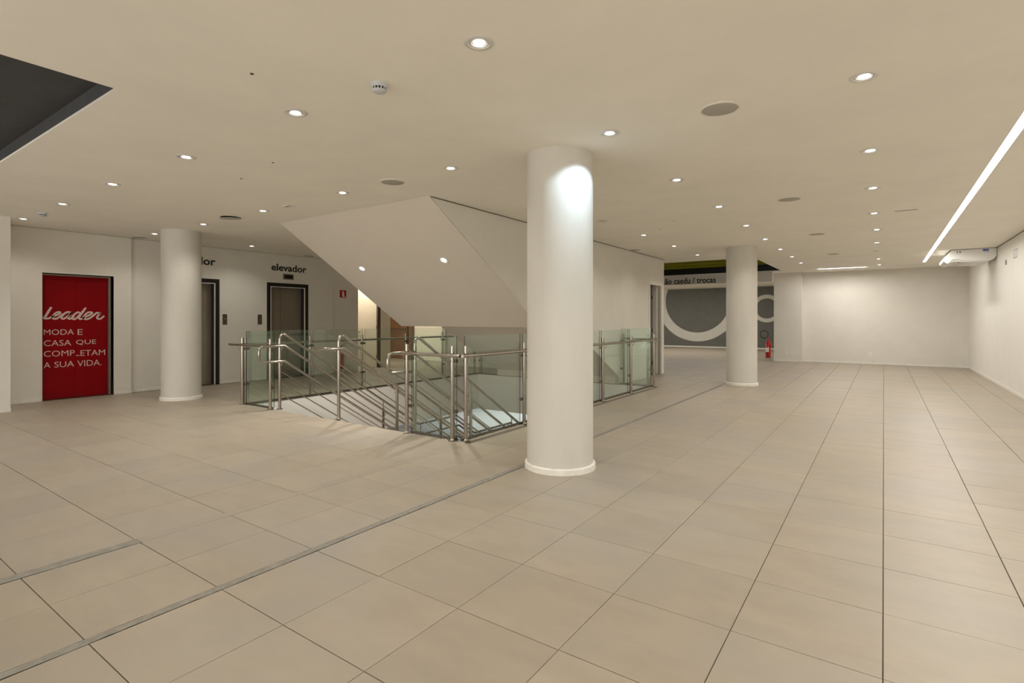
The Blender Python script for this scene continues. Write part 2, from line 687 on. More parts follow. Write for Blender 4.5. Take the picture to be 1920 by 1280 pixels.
# ---- walls
F = F_X
wt = 0.15
struct(MB().box(XW, XW + 0.2, -1.0, YB + 0.2, -0.012, H + 0.4, M_wallr), 'wall_right', 'long white right wall washed by the light strip', 'wall')
struct(MB().box(-3.24, XW, YB, YB + 0.2, -0.012, H + 0.4, M_wall), 'wall_back', 'beige back wall under the short light strip', 'wall')
struct(MB().box(-3.24, -2.35, 21.05, YB, -0.012, H, M_wall), 'trim_5', 'slightly projecting wall panel with two sockets left of the back wall', 'wall panel')
struct(MB().box(-3.24, -3.04, YB + 0.2, FARY, -0.012, H, M_wall), 'wall_far_side', 'side wall of the far room behind the red extinguisher', 'wall')
struct(MB().box(-16, -3.0, FARY, FARY + 0.2, -0.012, H + 0.4, M_grey), 'wall_far', 'dark grey far wall painted with large pale rings', 'wall')
# stair wall: full height beyond the opening, above the soffit before it
SOF = [(5.192, H), (8.0, 1.35), (9.2, 1.35), (11.47, 0.156), (11.47, 0.0)]
DY0, DY1, DZ = 13.40, 14.26, 2.41
outer = [(5.192 + 0.032, H), (8.0 + 0.011, 1.372), (9.2 + 0.006, 1.372), (11.47, 0.180), (11.47, 0.0)] + [(DY0, 0.0), (DY0, DZ), (DY1, DZ), (DY1, 0), (YE, 0), (YE, H)]
wall_stair = plate('wall_stair', [outer], 0.10, Matrix.Translation((XS - 0.10, 0, 0)) @ F_X, M_wall, 'beige wall rising beside the stair soffit with the white doorway at its end', 'wall')
struct(MB().box(-9.4, XS - 0.1, YE - 0.15, YE, -0.012, H, M_wall), 'wall_core_end', 'short return wall beyond the white doorway', 'wall')
struct(MB().box(-11.8, -5.55, 13.1, 13.22, -0.012, H, M_wall), 'wall_core', 'shaded grey wall behind the far end of the stair opening', 'wall')
struct(MB().box(-11.95, -11.8, 13.05, 14.2, -0.012, H, M_cream), 'trim_6', 'pale wall end beside the bright passage', 'wall end')
# lift wall with openings
def wall_x(name, x, y0, y1, holes, m, label, th=0.12, z1=H):
    lp = [(y0, 0.0)]
    for a, b, z in sorted(holes):
        lp += [(a, 0.0), (a, z), (b, z), (b, 0.0)]
    lp += [(y1, 0.0), (y1, z1), (y0, z1)]
    return plate(name, [lp], th, Matrix.Translation((x - th, 0, 0)) @ F_X, m, label, 'wall')


RD = (3.020, 4.115, 2.345)
L1 = (5.03, 6.195, 2.42)
L2 = (7.35, 8.51, 2.42)
wall_x('wall_left', -12.54, 2.30, 4.42, [RD], M_wall, 'slightly projecting left wall around the red lift door')
wall_x('wall_left_lifts', XL, 4.42, 9.30, [L1, L2], M_wall, 'beige left wall with the two black framed lifts')
wall_x('wall_left_far', XL - 0.03, 9.30, 10.18, [], M_wall, 'grey wall panel with the red extinguisher sign')
wall_x('wall_left_passage', -12.85, 11.22, 11.62, [], M_cream, 'pale jamb wall between the cream door and the wood door')
struct(MB().box(-14.3, -12.76, 10.06, 10.18, 0, H, M_wall).box(-14.4, -14.3, 10.06, 11.62, 0, H, M_wall).box(-14.3, -12.97, 11.3, 11.42, 0, H, M_wall)
       .box(-14.4, -12.97, 11.50, 11.62, 0, H, M_wall),
       'wall_niche', 'walls of the niche behind the open cream door', 'wall')
struct(MB().box(-16.4, -11.0, 14.2, 14.35, 0, H, M_cream), 'wall_passage', 'warmly lit cream wall at the end of the passage', 'wall')
struct(MB().box(-16.5, -16.35, 11.9, 14.3, 0, H, M_wall), 'wall_passage_side', 'side wall of the passage', 'wall')
# pilaster at the very left
struct(MB().box(-13.0, -11.55, BACKY, 2.39, -0.012, H, M_wallr, bev=0.004), 'wall_left_near', 'bright white projecting wall at the left edge', 'wall')
struct(MB().box(-13.6, -13.4, BACKY, 10.3, 0, H, M_dark), 'wall_shaft', 'dark wall inside the lift shafts', 'wall')

# baseboards
bb = 0.065
def base(name, x0, x1, y0, y1, label):
    struct(MB().box(x0, x1, y0, y1, 0, bb, M_trim, bev=0.003), name, label, 'baseboard')
base('baseboard_right', XW - 0.014, XW, -1.0, YB, 'thin white baseboard along the right wall')
base('baseboard_back', -2.35, XW - 0.014, YB - 0.014, YB, 'thin white baseboard along the back wall')
base('baseboard_panel', -3.24, -2.35, 21.036, 21.05, 'white baseboard under the two sockets')
base('baseboard_far', -14, -3.24, FARY - 0.014, FARY, 'white baseboard under the grey ring wall')
base('baseboard_left', -12.54, -12.526, 2.39, RD[0] - 0.02, 'white baseboard left of the red lift door')
base('baseboard_left_middle', -12.54, -12.526, RD[1] + 0.02, 4.42, 'short white baseboard right of the red lift door')
base('baseboard_left_far', XL, XL + 0.014, L1[1] + 0.02, L2[0] - 0.02, 'white baseboard between the two lifts')
base('baseboard_left_column', XL, XL + 0.014, 4.42, L1[0] - 0.02, 'white baseboard behind the distant left column')
base('baseboard_left_end', XL, XL + 0.014, L2[1] + 0.02, 9.30, 'white baseboard right of the second lift')
base('baseboard_left_near', -11.55, -11.536, BACKY, 2.39, 'white baseboard of the bright wall at the left edge')
base('baseboard_core', -11.8, -9.0, 13.086, 13.1, 'white baseboard behind the far glass corner')

# strips coloured dark to imitate the shade line where walls meet the ceiling
struct(MB().box(XS, XS + 0.006, 5.24, YE, H - 0.011, H - 0.001, M_rust_shadow), 'trim_10', 'thin dark strip imitating the shadow line above the stair wall', 'painted shadow')
struct(MB().box(XW - 0.006, XW, -1, YB, H - 0.014, H - 0.001, M_rust_shadow), 'trim_11', 'thin dark strip imitating the shadow line above the right wall', 'painted shadow')
struct(MB().box(XL, XL + 0.006, 4.42, 9.30, H - 0.011, H - 0.001, M_grille_shadow).box(-12.54, -12.534, 2.39, 4.42, H - 0.011, H - 0.001, M_grille_shadow), 'trim_12', 'thin dark strip imitating the shadow line above the lift wall', 'painted shadow')

# ---- ceiling
SLOT_R = (0.905, 1.005, -5.5, 19.45)
SLOT_B = (-1.80, 1.005, 20.10, 20.19)
HOLE_D = (-11.0, -4.535, -5.0, 1.505)
HOLE_G = (-9.5, -2.86, 15.38, 20.05)

XC = [-0.11, -1.972, -3.865, -5.80, -7.73, -9.64, -11.58]
YR = [-5.1, -3.2, -1.3, 0.60, 2.51, 4.37, 6.28, 8.13, 10.0, 11.88, 13.82, 15.66, 17.55, 19.45]
ORD = ['first', 'second', 'third', 'fourth', 'fifth', 'sixth', 'seventh', 'eighth', 'ninth', 'tenth', 'eleventh', 'twelfth', 'thirteenth', 'fourteenth']
# the lamps in view, by measured position (x, y, column, lit)
lamps = []
for xi, x in enumerate(XC):
    for yi, y in enumerate(YR):
        ok = False
        if xi == 0:
            ok = True
        elif xi == 1:
            ok = yi <= 12
        elif xi == 2:
            ok = yi <= 10 and not (yi in (6,))
        elif xi in (3, 4):
            ok = yi in (4, 5)
        elif xi == 5:
            ok = yi in (4, 5)
        else:
            ok = yi in (4, 5, 6)
        if yi < 3 or (yi in (3, 4) and xi == 0):
            ok = False
        if x < -4.4 and y < 1.6:
            ok = False
        if ok:
            lamps.append([x + random.uniform(-0.02, 0.02), y + random.uniform(-0.02, 0.02), xi, yi])
fix = {(1, 4): (-1.990, 2.50), (0, 5): (-0.11, 4.354), (2, 4): (-3.870, 2.50), (1, 5): (-2.0, 4.374), (3, 4): (-5.839, 2.54), (0, 6): (-0.109, 6.298),
       (2, 5): (-3.894, 4.391), (1, 6): (-2.017, 6.301), (4, 4): (-7.752, 2.532), (3, 5): (-5.807, 4.428), (0, 7): (-0.112, 8.103), (5, 4): (-9.662, 2.551),
       (1, 7): (-1.985, 8.142), (4, 5): (-7.769, 4.47), (0, 8): (-0.124, 10.04), (6, 4): (-11.62, 2.56), (5, 5): (-9.706, 4.498), (2, 7): (-3.876, 8.18),
       (1, 8): (-1.992, 10.06), (0, 9): (-0.107, 11.88), (6, 5): (-11.56, 4.463), (2, 8): (-3.867, 10.04), (1, 9): (-2.004, 11.98), (2, 9): (-3.879, 11.93),
       (6, 6): (-11.69, 6.46), (1, 10): (-2.003, 13.91), (0, 10): (-0.124, 13.90), (2, 10): (-3.913, 13.89), (0, 11): (-0.16, 15.55), (1, 11): (-1.987, 15.73),
       (0, 12): (-0.122, 17.64), (1, 12): (-1.984, 17.59), (0, 13): (-0.109, 19.54)}
for l in lamps:
    if (l[2], l[3]) in fix:
        l[0], l[1] = fix[(l[2], l[3])]
far_lamps = [(-6.6, 24.6), (-7.9, 24.9), (-5.4, 24.4), (-4.15, 24.6)]
mains = [rect(-16.6, XW + 0.1, BACKY, FARY + 0.1), rect(*SLOT_R)[::-1], rect(*SLOT_B)[::-1], rect(*HOLE_D)[::-1], rect(*HOLE_G)[::-1]]
RL = 0.066
for l in lamps:
    mains.append(circ(l[0], l[1], RL)[::-1])
for l in far_lamps:
    mains.append(circ(l[0], l[1], RL)[::-1])
plate('ceiling', mains, 0.02, Matrix.Translation((0, 0, H)), M_ceil, 'flat off-white plaster ceiling full of round downlights', 'ceiling')
struct(MB().box(-16.8, 8, -6.2, 40, 3.95, 4.05, M_dark), 'ceiling_upper', 'dark slab above the ceiling openings', 'ceiling')
# slab edges of the dark and the green opening
hx0, hx1, hy0, hy1 = HOLE_D
struct(MB().box(hx0, hx1 + 0.1, hy1, hy1 + 0.1, H + 0.019, 3.95, M_dark).box(hx1, hx1 + 0.1, hy0, hy1, H + 0.019, 3.95, M_dark)
       .box(hx0 - 0.1, hx0, hy0, hy1 + 0.1, H + 0.019, 3.95, M_dark).box(hx0, hx1, hy0, hy1, H + 0.13, H + 0.16, M_dark), 'trim_7', 'dark reveal around the square ceiling opening at upper left', 'ceiling reveal')
gx0, gx1, gy0, gy1 = HOLE_G
struct(MB().box(gx0, gx1, gy1, gy1 + 0.1, H + 0.019, H + 0.24, M_black).box(gx1, gx1 + 0.1, gy0, gy1 + 0.1, H + 0.019, 3.95, M_black).box(gx0, gx1, gy0 - 0.1, gy0, H + 0.019, 3.95, M_black)
       .box(gx0 - 0.1, gx0, gy0, gy1 + 0.1, H + 0.019, 3.95, M_black), 'trim_8', 'black reveal inside the far ceiling opening', 'ceiling reveal')
gp = thing('green_panel', 'glossy olive green panels inside the far ceiling opening', 'panel', ((gx0 + gx1) / 2, gy1 + 0.05, H + 0.24))
for k in range(5):
    z0 = H + 0.245 + k * 0.11
    MB().prism([(gy1 + 0.02 + 0.01 * k, z0), (gy1 + 0.10, z0), (gy1 + 0.10, z0 + 0.10), (gy1 + 0.045, z0 + 0.10)], gx0, gx1, M_green).build('slat', gp)
# bulkhead with lettering
struct(MB().box(-13, -3.13, 20.05, 20.17, 2.80, H, M_wall), 'trim_9', 'white bulkhead carrying the black lettering above the far room', 'bulkhead')

# ---- upper staircase (soffit)
up = thing('staircase', 'white plastered underside of the upper flight slanting down from the ceiling', 'stairs', (-6.8, 8.3, 0.0))
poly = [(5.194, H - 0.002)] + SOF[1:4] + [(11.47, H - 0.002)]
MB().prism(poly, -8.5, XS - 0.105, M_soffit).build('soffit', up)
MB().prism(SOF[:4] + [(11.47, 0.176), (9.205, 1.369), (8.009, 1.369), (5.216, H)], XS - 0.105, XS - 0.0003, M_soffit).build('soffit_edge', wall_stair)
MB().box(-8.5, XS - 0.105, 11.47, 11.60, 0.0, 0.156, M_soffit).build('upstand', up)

# ---- lower staircase
lo = thing('staircase', 'stone flight descending between the tubular handrails in the stair opening', 'stairs', (-6.66, 5.0, LZ))
NX0, NX1 = -8.35, -4.97
z, y = 0.0, VY0 + 0.02
step_prof = []


def step(i, y0, y1, ztop):
    MB().box(NX0, NX1, y0, y1 + 0.03, ztop - 0.16, ztop, M_stepm, bev=0.006).build('step', lo)


for i in range(1, 12):
    step(i, VY0 + 0.02 + (i - 1) * 0.266, VY0 + 0.02 + i * 0.266, -0.17 * i)
yl = VY0 + 0.02 + 11 * 0.266
MB().box(NX0, NX1, yl, yl + 1.2, -2.04 - 0.18, -2.04, M_stepm, bev=0.006).build('landing', lo)
for i in range(1, 9):
    step(i, yl + 1.2 + (i - 1) * 0.266, yl + 1.2 + i * 0.266, -2.04 - 0.17 * i)

# ---- pillars
def pillar(x, y, r, label, name='pillar'):
    t = thing(name, label, 'pillar', (x, y, 0))
    MB().lathe([(r, 0.0), (r, H)], M_pillar, (x, y, 0), 64).build('shaft', t, True)
    rr = r + 0.022
    MB().lathe([(rr + 0.003, 0.0), (rr, 0.052), (r + 0.012, 0.060), (r - 0.002, 0.060)], M_trim, (x, y, 0), 64).build('collar', t, True)
    return t


pillar(-2.70, 4.71, 0.334, 'large round white pillar in the middle, nearest the camera')
pillar(-10.86, 4.64, 0.330, 'round white pillar at left between the red door and the lifts')
pillar(-2.68, 13.04, 0.330, 'slim looking round white pillar in front of the grey ring wall')

# ---- downlights
def downlight(x, y, z, label, glow, group, lit=True, power=LAMP_W, col=NEUT, aim=None, spread=140, blend=0.9):
    t = thing('downlight', label, 'lamp', (x, y, z), group)
    R = 0.092
    ring = shapes.get('ring')
    if not ring:
        ring = MB().lathe([(0.063, 0.004), (0.063, -0.006), (0.070, -0.009), (0.086, -0.006), (R, 0.0)], M_chrome, n=32).mesh('trim_ring', True)
        shapes['ring'] = ring
        inner = MB().lathe([(0.0635, 0.012), (0.057, -0.002), (0.049, -0.004), (0.046, 0.012)], M_chrome, n=32).mesh('inner_ring', True)
        shapes['inner'] = inner
        shapes['cup'] = MB().lathe([(0.064, 0.004), (0.064, 0.075), (0.001, 0.085)], M_black, n=24).mesh('cup', True)
        for nm, mm in (('lampw', M_glow), ('lampc', M_glowc), ('lampd', M_dimglow)):
            shapes[nm] = MB().lathe([(0.045, 0.012), (0.044, 0.004), (0.030, -0.006), (0.0, -0.010)], mm, n=24).mesh('lamp_face', True)
    put(shapes['ring'], 'trim_ring', t, (x, y, z))
    put(shapes['inner'], 'inner_ring', t, (x, y, z))
    put(shapes['cup'], 'cup', t, (x, y, z))
    put(shapes[glow], 'lamp_face', t, (x, y, z))
    if lit:
        key = ('L', power, col, spread)
        if key not in shapes:
            l = bpy.data.lights.new('downlight_beam', 'SPOT')
            l.energy = power
            l.color = col
            l.spot_size = math.radians(spread)
            l.spot_blend = blend
            l.shadow_soft_size = 0.03
            shapes[key] = l
        o = bpy.data.objects.new('beam', shapes[key])
        C.objects.link(o)
        o.location = (x, y, z - 0.03)
        if aim:
            o.rotation_euler = Vector((aim[0] - x, aim[1] - y, aim[2] - z)).to_track_quat('-Z', 'Y').to_euler()
        o.parent = t
        o.matrix_parent_inverse = Matrix.Translation(t.location).inverted()
    return t


LINES = ['row beside the long light strip', 'row just right of the large pillar', 'row just left of the large pillar',
         'third row left of the large pillar', 'fourth row left of the large pillar', 'row passing right of the left pillar', 'row along the lift wall']
LINES = ['row nearest the long light strip', 'row just right of the large pillar', 'row just left of the large pillar',
         'row over the middle of the stair opening', 'row left of the stair opening', 'row just right of the left pillar', 'row along the lift wall']
count = {}
for l in sorted(lamps, key=lambda q: (q[2], q[1])):
    x, y, xi, yi = l
    d = -sn * x + cs * y
    inv = True
    if d > 0.3:
        u = 960 + 996.5 * (cs * x + sn * y) / d
        v = 599 - 996.5 * (H - EYE) / d
        inv = not (-30 < u < 1950 and v > -20)
    if inv:
        lab = 'round recessed ceiling downlight behind or beside the camera'
        grp = 'ceiling downlights outside the view'
    else:
        count[xi] = count.get(xi, 0) + 1
        lab = '%s downlight from the camera in the %s' % (ORD[count[xi] - 1], LINES[xi])
        grp = 'round recessed downlights in the main ceiling'
    dim = (xi, yi) in ((2, 7), (0, 11))
    cool = (xi, yi) == (1, 5)
    if cool:
        downlight(x, y, H, lab, 'lampc', grp, True, 66.0, (0.62, 0.82, 1.0), aim=(-2.40, 4.57, 2.1), spread=100, blend=0.35)
    else:
        downlight(x, y, H, lab, 'lampd' if dim else 'lampw', grp, not dim, LAMP_W * (1.0, 1.0, 1.05, 2.2, 2.5, 1.3, 0.95)[xi] * (0.8 if xi < 2 and y < 7 else 1.0))
for i, (x, y) in enumerate(far_lamps):
    downlight(x, y, H, ['downlight of the far room below the word trocas', 'downlight of the far room below the word caedu',
                        'downlight of the far room left of the distant pillar', 'downlight of the far room above the small ring'][i], 'lampw', 'downlights of the far room', False)

# two lamps set in the sloping soffit
ang = math.atan(0.641)
for i, (x, y, z) in enumerate([(-7.751, 6.338, 2.417), (-5.735, 6.305, 2.438)]):
    zz = H - 0.641 * (y - 5.192) - 0.001
    t = thing('soffit_light', ['left one of two bright lamps in the sloping stair soffit', 'right one of two bright lamps in the sloping stair soffit'][i], 'lamp', (x, y, zz),
              'lamps in the sloping stair soffit')
    R = Matrix.Rotation(-ang, 4, 'X')
    for nm, key in (('trim_ring', 'ring'), ('lamp_face', 'lampw')):
        o = bpy.data.objects.new(nm, shapes[key])
        C.objects.link(o)
        o.parent = t
        o.matrix_local = R
        if key == 'lampw':
            o.matrix_local = R @ Matrix.Translation((0, 0, -0.004))
    l = bpy.data.lights.new('soffit_beam', 'SPOT')
    l.energy = 190
    l.color = NEUT
    l.spot_size = math.radians(113)
    l.spot_blend = 0.5
    l.shadow_soft_size = 0.03
    o = bpy.data.objects.new('beam', l)
    C.objects.link(o)
    o.parent = t
    o.matrix_local = Matrix.Translation((0, -0.035, -0.06))

# ---- light strips
t = thing('light_strip', 'long bright recessed light strip running beside the right wall', 'lamp', (0.955, 7, H))
x0, x1, y0, y1 = SLOT_R
MB().box(x0 + 0.012, x1 - 0.02, y0 + 0.01, y1 - 0.01, H + 0.012, H + 0.03, M_led).build('diffuser', t)
MB().box(x0, x0 + 0.012, y0, y1, H + 0.0, H + 0.06, M_trim).box(x1 - 0.012, x1, y0, y1, H, H + 0.06, M_trim).box(x0, x1, y1 - 0.01, y1, H, H + 0.06, M_trim)\
    .box(x0, x1, y0, y1, H + 0.05, H + 0.06, M_trim).build('channel', t)
for k in range(1, 6):
    area('strip_tube', (0.95, -3.4 + 4.1 * k, H + 0.006), 0.05, 66, (1.0, 0.98, 0.94), sy=4.0)
t = thing('light_strip', 'short ceiling light strip before the back wall, lit only on its left half', 'lamp', (-0.4, 20.145, H))
x0, x1, y0, y1 = SLOT_B
MB().box(x0 + 0.01, -0.43, y0 + 0.01, y1 - 0.01, H + 0.010, H + 0.03, M_led).build('diffuser', t)
tag(MB().box(-0.43, x1 - 0.01, y0 + 0.01, y1 - 0.01, H + 0.010, H + 0.03, M_greyp).build('dead_diffuser', t), 'unlit grey half of the strip')
MB().box(x0, x1, y0, y0 + 0.01, H, H + 0.06, M_trim).box(x0, x1, y1 - 0.01, y1, H, H + 0.06, M_trim).box(x0, x0 + 0.01, y0, y1, H, H + 0.06, M_trim)\
    .box(x1 - 0.01, x1, y0, y1, H, H + 0.06, M_trim).box(x0, x1, y0, y1, H + 0.05, H + 0.06, M_trim).build('channel', t)
area('strip_tube', (-1.12, 20.145, H + 0.006), 1.3, 56, (1.0, 0.97, 0.93), sy=0.05)

# ---- ceiling speakers, detectors, vent, hatch
SP = [(-1.06, 4.375, 'round speaker grille upper right of the large pillar, nearest the camera'), (-4.861, 4.432, 'round speaker grille above the stair soffit, left of the large pillar'),
      (-1.068, 8.195, 'second round speaker grille from the camera on the right'), (-1.062, 11.847, 'third round speaker grille from the camera on the right'),
      (-1.054, 15.69, 'farthest round speaker grille on the right'), (-4.884, 12.067, 'round speaker grille against the stair wall right of the large pillar'),
      (-12.29, 4.477, 'round speaker grille just left of the left pillar'), (-12.28, 8.32, 'round speaker grille above the right lift near the soffit')]
sg = MB().lathe([(0.150, 0.0), (0.150, -0.006), (0.138, -0.009), (0.136, -0.004)], M_trim, n=40).mesh('rim', True)
gg = MB().lathe([(0.138, -0.002), (0.130, -0.007), (0.06, -0.011), (0.0, -0.012)], M_grille_shadow, n=40).mesh('grille', True)
for x, y, lab in SP:
    t = thing('ceiling_speaker', lab, 'speaker', (x, y, H), 'ceiling speakers')
    put(sg, 'rim', t, (x, y, H))
    put(gg, 'grille', t, (x, y, H))
# loose speaker
x, y = -8.73, 4.475
t = thing('ceiling_speaker', 'loose round ceiling speaker showing a dark gap, right of the left pillar', 'speaker', (x, y, H), 'ceiling speakers')
MB().lathe([(0.150, 0.0), (0.147, -0.003)], M_black, (x, y, H), 40).build('opening', t, True)
o = MB().lathe([(0.15, 0.0), (0.15, -0.010), (0.13, -0.014), (0.0, -0.016)], M_grille_shadow, n=40).build('grille', t, True)
o.matrix_parent_inverse = Matrix()
o.location = (0.02, -0.02, -0.012)
o.rotation_euler = (math.radians(5), math.radians(3), 0)


def detector(x, y, lab):
    t = thing('smoke_detector', lab, 'smoke detector', (x, y, H), 'smoke detectors')
    MB().lathe([(0.060, 0.0), (0.060, -0.012), (0.054, -0.017), (0.053, -0.026)], M_greyp, (x, y, H), 32).build('base', t, True)
    MB().lathe([(0.044, -0.024), (0.044, -0.046)], M_black, (x, y, H), 24).build('chamber', t, True)
    b = MB()
    for k in range(14):
        a = 2 * PI * k / 14
        cx, cy = x + 0.050 * math.cos(a), y + 0.050 * math.sin(a)
        b.tube([(cx, cy, H - 0.024), (cx, cy, H - 0.046)], 0.0045, M_greyp, 6)
    b.build('rib', t)
    MB().lathe([(0.053, -0.044), (0.047, -0.052), (0.030, -0.060), (0.0, -0.062)], M_greyp, (x, y, H), 32).build('cap', t, True)


detector(-2.922, 2.54, 'white smoke detector left of the nearest central downlight')
detector(-10.74, 2.59, 'white smoke detector above the red lift door')
t = thing('ceiling_hatch', 'small slanted ceiling plate left of the stair soffit', 'vent', (-7.12, 4.505, H))
MB().box(-7.22, -7.05, 4.44, 4.57, H - 0.008, H, M_trim).build('frame', t)
MB().box(-7.20, -7.07, 4.46, 4.50, H - 0.010, H - 0.006, M_grille_shadow).build('slot', t)
t = thing('ceiling_slot', 'thin dark air slot between the right downlight row and the light strip', 'vent', (0.29, 10.04, H))
MB().box(0.13, 0.42, 10.02, 10.06, H - 0.006, H, M_greyp).build('frame', t)
MB().box(0.14, 0.41, 10.030, 10.050, H - 0.008, H - 0.005, M_dark).build('slot', t)
for i, (x, y) in enumerate([(-3.50, 1.935), (-5.30, 3.16), (-6.2, 3.3), (-2.9, 8.9), (-3.4, 9.6)]):
    t = MB().lathe([(0.013, 0.0), (0.011, -0.004), (0.0, -0.006)], M_rust_shadow, (x, y, H), 14).build('ceiling_screw', None, True)
    tag(t, ['dark screw head left of the nearest smoke detector', 'dark screw head in the ceiling between two left downlights, nearer the pillar',
            'dark screw head in the ceiling above the left part of the stair opening', 'tiny screw head right of the large pillar in the ceiling',
            'farther tiny screw head right of the large pillar in the ceiling'][i], 'screw', 'screw heads in the ceiling')

# ---- balustrades
ZR, ZG, ZP = 1.05, 1.29, 1.165
PR = 0.025


def post(t, x, y, side, top=ZP):
    """side: unit vector towards the handrail"""
    p = MB()
    p.tube([(x, y, 0.0), (x, y, top - 0.006)], PR, M_steel, 16)
    p.lathe([(PR + 0.002, top - 0.012), (PR + 0.002, top), (0.001, top + 0.002)], M_steel, (x, y, 0), 16)
    o = p.build('post', t, True)
    f = MB().lathe([(0.052, 0.0), (0.052, 0.007), (0.030, 0.012), (PR, 0.030)], M_steel, (x, y, 0), 24).build('base_flange', None, True)
    f.parent = o
    b = MB()
    sx, sy = side
    b.tube([(x, y, ZR - 0.075), (x + sx * 0.05, y + sy * 0.05, ZR - 0.075), (x + sx * 0.068, y + sy * 0.068, ZR - 0.055), (x + sx * 0.07, y + sy * 0.07, ZR - 0.02)], 0.006, M_steel, 8)
    f = b.build('rail_bracket', None, True)
    f.parent = o
    return o


def clamp(t, x, y, z):
    MB().box(x - 0.024, x + 0.024, y - 0.020, y + 0.020, z - 0.022, z + 0.022, M_steeld, bev=0.005).build('glass_clamp', t)


def pane(t, a, b, z0=0.03, z1=ZG, th=0.010):
    """glass panel from a to b (xy)"""
    a, b = Vector(a), Vector(b)
    d = (b - a).normalized()
    n = Vector((-d.y, d.x)) * th / 2
    c = [a + n, b + n, b - n, a - n]
    vs = [(p.x, p.y, z0) for p in c] + [(p.x, p.y, z1) for p in c]
    m = MB()
    m.add(vs, [(0, 1, 5, 4), (2, 3, 7, 6)], M_glass)
    m.add(vs, [(1, 2, 6, 5), (3, 0, 4, 7), (4, 5, 6, 7), (3, 2, 1, 0)], M_edge)
    return m.build('glass_panel', t)


def run(label, axis, fixed, posts, side, rail, gofs, ends, glass_spans):
    """axis 'y': posts along y at x=fixed; side +-1 towards the rail; gofs offset of the glass"""
    if axis == 'y':
        P = lambda s, o=0: (fixed + o, s)
        sd = (side, 0)
    else:
        P = lambda s, o=0: (s, fixed + o)
        sd = (0, side)
    mid = P((posts[0] + posts[-1]) / 2)
    t = thing('glass_balustrade', label, 'balustrade', (mid[0], mid[1], 0))
    for s in posts:
        post(t, *P(s), sd)
    if rail:
        pts = [(*P(s, side * 0.07), ZR) for s in rail]
        MB().tube(pts, 0.021, M_steel, 14).build('handrail', t, True)
    for a, b in glass_spans:
        pane(t, P(a, gofs), P(b, gofs))
        for e, q in ((a, 1), (b, -1)):
            for zz in (0.36, 0.98):
                clamp(t, *P(e + q * 0.0, gofs * 0.6), zz)
    e0, e1 = ends
    p0, p1 = P(e0, gofs), P(e1, gofs)
    MB().box(min(p0[0], p1[0]) - (0.014 if axis == 'y' else 0), max(p0[0], p1[0]) + (0.014 if axis == 'y' else 0),
             min(p0[1], p1[1]) - (0.014 if axis == 'x' else 0), max(p0[1], p1[1]) + (0.014 if axis == 'x' else 0), 0.0, 0.028, M_steeld).build('bottom_rail', t)
    return t


def spans(ps, a=0.035):
    return [(p + a, q - a) for p, q in zip(ps[:-1], ps[1:])]


LP = [4.985, 6.28, 7.55, 8.83, 10.10, 11.40]
run('glass balustrade along the left side of the stair opening, in front of the lifts', 'y', VX0 - 0.035, LP, -1, [4.90, 11.50], 0.05, (4.98, 11.5), spans(LP))
run('short glass panel with two posts at the far left front corner of the stair opening', 'x', 4.925, [-9.22, -8.34], -1, [-9.52, -8.24], 0.05, (-9.2, -8.36), [(-9.17, -8.31)])
run('short glass panel with two posts at the right front corner of the stair opening', 'x', 4.925, [-5.13, -4.34], -1, [-5.2, -4.16], 0.05, (-5.1, -4.3), [(-5.09, -4.31)])
RP = [5.01, 6.30, 7.60, 8.885, 10.20, 11.51]
run('long glass balustrade along the right side of the stair opening, passing behind the large pillar', 'y', VX1 + 0.035, RP, 1, [4.86, 11.72], -0.05, (4.98, 11.55), spans(RP))
run('short glass balustrade returning to the stair wall near the white doorway', 'x', VY1 + 0.06, [-4.93, -4.36], 1, [-5.0, -4.2], -0.04, (-5.0, -4.25), [(-4.97, -4.28)])
run('short glass panel at the far left corner of the stair opening under the soffit', 'x', VY1 + 0.06, [-9.12], 1, None, -0.04, (-9.2, -8.5), [(-9.17, -8.50)])

# ---- stair handrails
SL = 0.641


